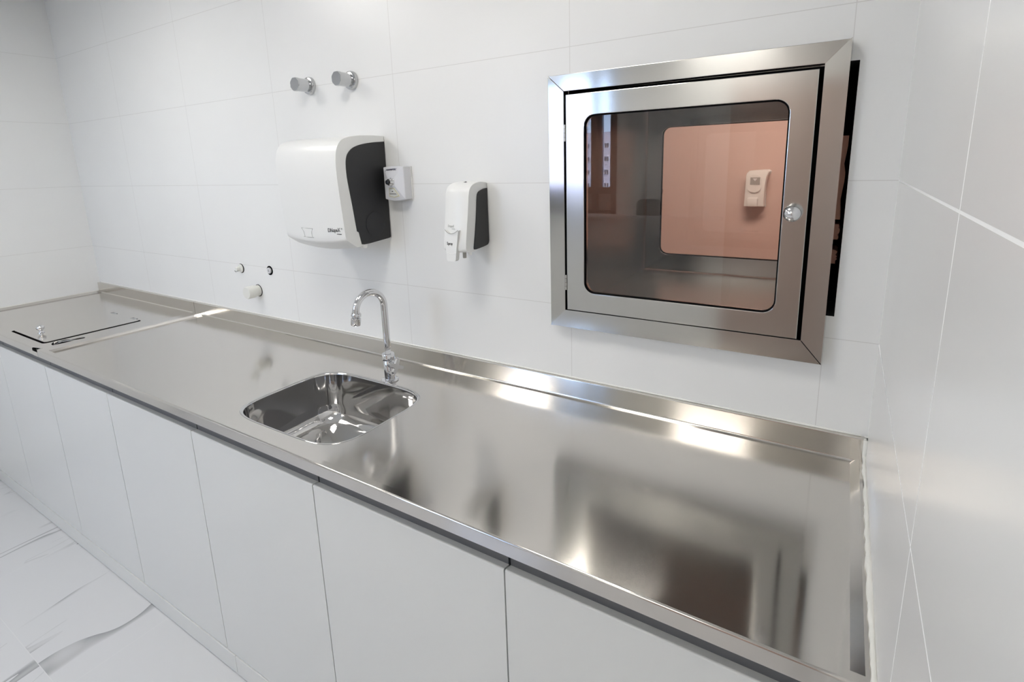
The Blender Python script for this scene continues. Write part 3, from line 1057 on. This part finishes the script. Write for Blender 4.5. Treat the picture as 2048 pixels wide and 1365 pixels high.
for xs, sg in ((TX1, 1), (TX0, -1)):
    bm = bmesh.new()
    prism(bm, blk, lambda a, b: (xs - .010 * sg, a, b), lambda a, b: (xs + .0016 * sg, a, b))
    bev(bm, .0008, 1, 60)
    sp_ = obj('side_panel', bm, M_BLACKF, tw, smooth=30)
    sp_['label'] = 'black plastic side panel'
    bm = bmesh.new()
    lathe(bm, [(.036, 0), (.039, 0), (.040, .0012), (.036, .0018), (.012, .0010), (.0001, .0010)], (xs + .0014 * sg, -.069, 1.376), (sg, 0, 0), 40)
    obj('round_recess', bm, M_BLACK, sp_, smooth=30)
    bm = bmesh.new()
    lathe(bm, [(.0001, 0), (.0085, 0), (.0085, .018), (.007, .0195), (.0001, .0195)], (xs - .018 if sg > 0 else xs + .018, -.118, 1.3115), (sg, 0, 0), 20)
    obj('catch', bm, M_PLAST, tw, smooth=40)
# rim moulding line around the side panel
# level window near the bottom of the cover
def cov_y(x, z):
    u = (x - (TX0 + TX1) / 2) / ((TX1 - TX0) / 2)
    for i in range(20, len(pc) - 1):
        (y0, z0), (y1, z1) = cover_point(i, u), cover_point(i + 1, u)
        if z1 <= z <= z0:
            return y0 + (y1 - y0) * (z0 - z) / (z0 - z1)
    return -.19
def strip(bm, pts2, r):
    tube(bm, [(x, cov_y(x, z) - .0001, z) for x, z in pts2], r, 6)
bm = bmesh.new()
xw = -1.548
strip(bm, [(xw - .030, 1.372), (xw, 1.3715), (xw + .026, 1.371)], .0007)
strip(bm, [(xw - .030, 1.372), (xw - .021, 1.360), (xw - .018, 1.344)], .0007)
strip(bm, [(xw + .026, 1.371), (xw + .019, 1.359), (xw + .019, 1.344)], .0007)
strip(bm, [(xw - .024, 1.3435), (xw, 1.3425), (xw + .026, 1.3425)], .0010)
o = obj('sight_window', bm, M_GREY, tw)
o['label'] = 'small outlined trapezoid window near the lower edge'
tilt = math.atan2(.004, .07)
rotc = Matrix.Rotation(.10, 3, 'Z') @ FACE_Y
text('logo_print', 'DNapeX', .0175, (-1.452, cov_y(-1.452, 1.368) - .0009, 1.3625), rotc @ Matrix.Rotation(.05, 3, 'Z'), M_INK, tw, xs=.80)
text('trademark_print', '\u2122', .010, (-1.3985, cov_y(-1.40, 1.372) - .0016, 1.3695), rotc, M_GREY, tw, xs=.8)
bm = bmesh.new()
box(bm, -1.424, -1.398, cov_y(-1.41, 1.357) - .0008, cov_y(-1.41, 1.357) + .001, 1.3560, 1.3580)
obj('underline_print', bm, M_INK, tw, flat=True)

# ------------------------------------------------------------------ key switch box beside it
AX0, AX1, AZ0, AZ1, AD = -1.3620, -1.2755, 1.4545, 1.5550, -.036
al = thing('key_switch_box', 'small pale grey key switch box between the two dispensers', 'switch', ((AX0 + AX1) / 2, 0, 1.505))
bm = bmesh.new()
box(bm, AX0 - .003, AX1 + .003, -.0035, -.0005, AZ0 - .004, AZ1 + .002, bevel=.001)
obj('back_plate', bm, M_PLAST, al)
acx, acz = (AX0 + AX1) / 2 - .002, 1.512
def arc_rect(x0, x1, z0, z1, sag, n=8):
    P = [(x0 + (x1 - x0) * k / n, z0 - sag * (1 - (2 * k / n - 1) ** 2)) for k in range(n + 1)]
    P += [(x1 - (x1 - x0) * k / n, z1 + sag * .7 * (1 - (2 * k / n - 1) ** 2)) for k in range(n + 1)]
    return P
bm = bmesh.new()
out = arc_rect(AX0, AX1, AZ0, AZ1, .006)
inn = arc_rect(acx - .016, acx + .015, acz - .016, acz + .012, .0)
r0 = ring(bm, out, lambda a, b: (a, -.003, b))
r1 = ring(bm, out, lambda a, b: (a, AD + .002, b))
r2 = ring(bm, [(a + (acx - a) * .03, b + (acz - b) * .03) for a, b in out], lambda a, b: (a, AD, b))
r3 = ring(bm, inn, lambda a, b: (a, AD - .0105, b))
for a, b in ((r0, r1), (r1, r2), (r2, r3)):
    bridge(bm, a, b)
bm.faces.new(r0); bm.faces.new(r3)
obj('cover', bm, M_PLASTG, al, flat=True)
bm = bmesh.new()
lathe(bm, [(.0001, 0), (.0128, 0), (.0128, .003), (.0112, .0045), (.0105, .013), (.0092, .0145), (.0001, .0145)], (acx + .001, AD - .0102, acz - .003), (0, -1, 0), 32)
lock = obj('lock_barrel', bm, M_CHROME, al, smooth=45)
bm = bmesh.new()
lathe(bm, [(.0001, 0), (.0068, 0), (.0068, .0045), (.0055, .0055), (.0001, .0055)], (acx - .001, AD - .0247, acz - .003), (-.15, -1, 0), 24)
obj('black_button', bm, M_BLACK, lock, smooth=45)
# lower inset with a slot, lying on the sloping lower facet
def slope_y(z):
    zc0, zc1 = AZ0 - .003, acz - .016
    f = min(1, max(0, (z - zc0) / (zc1 - zc0)))
    return AD - .0105 * f - .0006
def facet(poly, d0, d1, mat, name, parent):
    bm = bmesh.new()
    prism(bm, poly, lambda a, b: (a, slope_y(b) - d0, b), lambda a, b: (a, slope_y(b) + d1, b))
    return obj(name, bm, mat, parent, flat=True)
ins = facet([(acx - .012, 1.491), (acx + .010, 1.491), (acx + .026, 1.464), (acx + .002, 1.459), (acx - .020, 1.463)], .0006, .002, M_CREAM, 'label_inset', al)
facet([(acx - .0095, 1.488), (acx + .0075, 1.488), (acx + .021, 1.466), (acx + .001, 1.462), (acx - .0165, 1.466)], .0011, .0, M_PVC, 'label_face', ins)
facet([(acx - .014, 1.4735), (acx + .014, 1.4735), (acx + .0155, 1.4695), (acx - .0145, 1.4695)], .0016, -.0008, M_GREY, 'label_bar', ins)
facet([(acx - .004, 1.478), (acx + .003, 1.478), (acx + .002, 1.4815), (acx - .001, 1.480)], .0016, -.0008, M_INK, 'label_mark', ins)
def up_y(z):
    f = min(1, max(0, (AZ1 + .003 - z) / (AZ1 + .003 - acz - .012)))
    return AD - .0105 * f - .0012
text('logo_print', 'HAMMPTEC', .0085, (acx - .024, up_y(1.546), 1.5445), FACE_Y @ Matrix.Rotation(-.24, 3, 'X') @ Matrix.Rotation(.02, 3, 'Z'), M_INKB, al, shear=.3, xs=.95)
bm = bmesh.new()
tube(bm, [(acx - .024, up_y(1.5485), 1.5485), (acx - .0275, up_y(1.545), 1.545), (acx - .0255, up_y(1.542), 1.5420)], .0007, 6)
obj('logo_mark', bm, M_INKB, al)

# ------------------------------------------------------------------ soap dispenser
SXL, SXR = -1.066, -.984
so = thing('soap_dispenser', 'narrow white soap dispenser with push lever and black side left of the hatch', 'dispenser', (-1.02, 0, 1.40))
ps = [(-.002, 1.503), (-.030, 1.5075), (-.055, 1.505), (-.074, 1.499), (-.086, 1.489), (-.092, 1.470), (-.094, 1.452), (-.101, 1.410), (-.109, 1.370), (-.114, 1.340),
      (-.116, 1.319), (-.108, 1.3125), (-.085, 1.309), (-.060, 1.315), (-.002, 1.324)]
ps = chaikin(ps[:10], 2) + chaikin(ps[9:], 1)[1:]
bm = bmesh.new()
grid = []
for k in range(11):
    u = -1 + 2 * k / 10
    x = SXL + (SXR - SXL) * k / 10
    row = []
    for i, (y, z) in enumerate(ps):
        f = max(0, min(1, (1.49 - z) / .18))
        xx = -1.025 + (x + 1.025) * (1 - .10 * f * (1 if x < -1.025 else -.15))
        yy = y - .008 * (1 - u * u) * min(1, max(0, (-y - .04) / .03))
        zz = z + .003 * (1 - u * u) * min(1, max(0, (z - 1.49) / .01))
        row.append(bm.verts.new((xx, yy, zz)))
    grid.append(row)
for a, b in zip(grid, grid[1:]):
    bridge(bm, a, b, closed=False)
for gs in (grid[0], grid[-1]):
    bm.faces.new(gs)
es = [e for e in bm.edges if len(e.link_faces) == 2 and e.calc_face_angle(0) > 1.0]
bmesh.ops.bevel(bm, geom=es, offset=.006, segments=3, affect='EDGES', profile=.5, clamp_overlap=True)
obj('cover', bm, M_PLAST, so, smooth=38)
sb = [(-.003, 1.488), (-.020, 1.487), (-.036, 1.483), (-.047, 1.479), (-.053, 1.472), (-.056, 1.455), (-.062, 1.41), (-.070, 1.365), (-.080, 1.321), (-.078, 1.3155), (-.045, 1.3175), (-.012, 1.321), (-.005, 1.326), (-.003, 1.335)]
sb = chaikin(sb[:9], 2) + chaikin(sb[8:], 1)[1:]
bm = bmesh.new()
xs = -.9835
prism(bm, sb, lambda a, b: (xs - .008, a, b), lambda a, b: (xs + .0024, a, b))
bev(bm, .0008, 1, 60)
o = obj('side_panel', bm, M_BLACKF, so, smooth=30)
o['label'] = 'black plastic side panel'
# push lever: tapered plate with a concave top edge
bm = bmesh.new()
lev_top = [(-.0235 + .047 * k / 10, 1.3755 - .0105 * (1 - (2 * k / 10 - 1) ** 2)) for k in range(11)]
lev = [(-.0165, 1.292), (-.012, 1.2885), (.012, 1.2885), (.0155, 1.292), (.0185, 1.325)] + [(a, b) for a, b in lev_top[::-1]] + [(-.0195, 1.325)]
lx = -1.0255
def lev_y(z):
    return -.1185 - .020 * (1 - (z - 1.2885) / .087) * .35 - .006
prism(bm, lev, lambda a, b: (lx + a, lev_y(b), b), lambda a, b: (lx + a, lev_y(b) + .016, b))
bev(bm, .0022, 2, 50)
lever = obj('push_lever', bm, M_PLAST, so, smooth=40)
bm = bmesh.new()
tube(bm, [(lx + .0145 * q / 6, lev_y(1.310) + .0004, 1.3085 + .003 * (q / 6) ** 2) for q in range(-6, 7)], .0012, 8)
obj('lever_ridge', bm, M_PLAST, lever)
bm = bmesh.new()
tube(bm, [(lx + a, -.1245 - .0075 * (1 - (a / .0235) ** 2) * .5, b + .0015) for a, b in lev_top], .0008, 6)
obj('lever_gap', bm, M_GREY, so)
text('lever_print', 'Spray', .0125, (lx - .0150, lev_y(1.337) - .0006, 1.3345), FACE_Y @ Matrix.Rotation(-.02, 3, 'Z'), M_INK, lever, xs=.72)
text('logo_print', 'DnapeX', .0095, (lx - .0145, -.1212, 1.3845), FACE_Y @ Matrix.Rotation(-.17, 3, 'X'), M_GREY, so, xs=.70)
obj('underline_print', B(lx + .0005, lx + .0115, -.1224, -.1216, 1.3790, 1.3800), M_GREY, so, flat=True)
bm = bmesh.new()
lathe(bm, [(.0001, 0), (.0028, 0), (.0028, .0008), (.0001, .0008)], (lx + .010, -.060, 1.5078), (0, -.15, 1), 14)
box(bm, lx + .006, lx + .013, -.064, -.056, 1.5066, 1.5076)
obj('key_slot', bm, M_BLACK, so, flat=True)
bm = bmesh.new()
lathe(bm, [(.0001, 0), (.0055, 0), (.0055, .022), (.0045, .024), (.0001, .024)], (-1.003, -.098, 1.318), (0, 0, -1), 18)
o = obj('nozzle', bm, plain('grey nozzle', (.42, .41, .38), .4), so, smooth=40)
bm = bmesh.new()
lathe(bm, [(.0001, 0), (.0055, 0), (.0055, .014), (.0040, .016), (.0001, .016)], (-.991, -.088, 1.318), (0, 0, -1), 18)
obj('catch', bm, M_PLAST, so, smooth=40)

# ------------------------------------------------------------------ capped pipe stubs
t = thing('water_outlet', 'small white capped water outlet at left of three pipe stubs', 'pipe', (-2.299, 0, 1.144), 'pipe stubs above the worktop')
bm = bmesh.new()
lathe(bm, [(.0135, 0), (.0205, 0), (.0205, .0012), (.0135, .0014)], (-2.299, -.0004, 1.144), (0, -1, 0), 28)
obj('hole_edge', bm, M_GASKSHADE, t, smooth=40)
bm = bmesh.new()
lathe(bm, [(.0001, 0), (.0185, 0), (.0185, .004), (.0165, .006), (.009, .0065), (.009, .020), (.0075, .022), (.0001, .022)], (-2.301, -.0012, 1.144), (0, -1, 0), 28)
obj('plug', bm, M_PVC, t, smooth=40)
bm = bmesh.new()
tube(bm, [(-2.306, -.012, 1.134), (-2.318, -.016, 1.130), (-2.324, -.017, 1.134)], .0022, 8)
obj('tab', bm, M_GREY, t)
t = thing('water_outlet', 'small round water outlet with black rim at right of three pipe stubs', 'pipe', (-2.094, 0, 1.151), 'pipe stubs above the worktop')
bm = bmesh.new()
lathe(bm, [(.012, 0), (.0195, 0), (.0195, .0012), (.012, .0014)], (-2.094, -.0004, 1.151), (0, -1, 0), 28)
obj('hole_edge', bm, M_GASKSHADE, t, smooth=40)
bm = bmesh.new()
lathe(bm, [(.0001, 0), (.0125, 0), (.0125, .006), (.011, .007), (.0001, .007)], (-2.094, -.0008, 1.151), (0, -1, 0), 24)
obj('plug', bm, M_PLASTG, t, smooth=40)
obj('slot', B(-2.0965, -2.0905, -.0086, -.0076, 1.146, 1.157), M_GREY, t, flat=True)
t = thing('drain_stub', 'off white capped drain stub sticking out lowest of three pipe stubs', 'pipe', (-2.192, 0, 1.056), 'pipe stubs above the worktop')
bm = bmesh.new()
lathe(bm, [(.020, 0), (.0262, 0), (.0262, .0012), (.020, .0014)], (-2.192, -.0004, 1.056), (0, -1, 0), 32)
obj('hole_edge', bm, M_GASKSHADE, t, smooth=40)
bm = bmesh.new()
lathe(bm, [(.0001, 0), (.0235, 0), (.0235, .024), (.0001, .024)], (-2.192, -.0012, 1.056), (0, -1, 0), 32)
obj('pipe', bm, M_PVC, t, smooth=40)
bm = bmesh.new()
lathe(bm, [(.0001, 0), (.0265, 0), (.0265, .030), (.0245, .033), (.0001, .033)], (-2.192, -.0235, 1.056), (0, -1, 0), 32)
o = obj('cap', bm, M_PVC, t, smooth=40)

# ------------------------------------------------------------------ sanitiser dispenser in the room beyond
hx, hz = -0.5925, 1.345
t = thing('sanitizer_dispenser', 'pale sanitizer dispenser seen through the hatch glass on the peach wall', 'dispenser', (hx, HY1, hz))
bm = bmesh.new()
body = [(-.060, -.105), (.060, -.105), (.060, .02), (.066, .085), (.080, .118), (.070, .125), (0, .128), (-.045, .118), (-.056, .10)]
prism(bm, [(hx + a, hz + b) for a, b in body], lambda a, b: (a, HY1 - .0005, b), lambda a, b: (a, HY1 - .075, b))
bev(bm, .006, 2, 40)
obj('body', bm, M_PLAST, t, smooth=40)
bm = bmesh.new()
prism(bm, rrect(hx - .044, hx + .040, hz - .015, hz + .10, .04, 8), lambda a, b: (a, HY1 - .072, b), lambda a, b: (a, HY1 - .082, b))
obj('front_badge', bm, M_PLAST, t, smooth=30)
o = obj('level_window', B(hx - .028, hx + .030, HY1 - .084, HY1 - .078, hz + .035, hz + .082), M_GREY, t, flat=True)
bm = bmesh.new()
prism(bm, [(hx - .014, hz + .076), (hx + .014, hz + .076), (hx + .001, hz + .058)], lambda a, b: (a, HY1 - .0835, b), lambda a, b: (a, HY1 - .0850, b))
obj('window_mark', bm, M_PLASTG, t, flat=True)
obj('push_bar', B(hx - .038, hx + .024, HY1 - .095, HY1 - .07, hz - .104, hz - .048, bevel=.005), M_PLAST, t)

# black rounded thing on the ledge, mirrored in the hatch glass
bm = bmesh.new()
prism(bm, rrect(-1.585, -1.395, 1.098, 1.235, .04, 8)[:18] + [(-1.585, 1.1005), (-1.395, 1.1005)], lambda a, b: (a, FY + .02, b), lambda a, b: (a, FY + .09, b))
tag(obj('storage_case', bm, M_BLACK, loc=(-1.49, FY + .055, 1.1005)), 'black round-topped case mirrored at the left of the hatch glass', 'case')
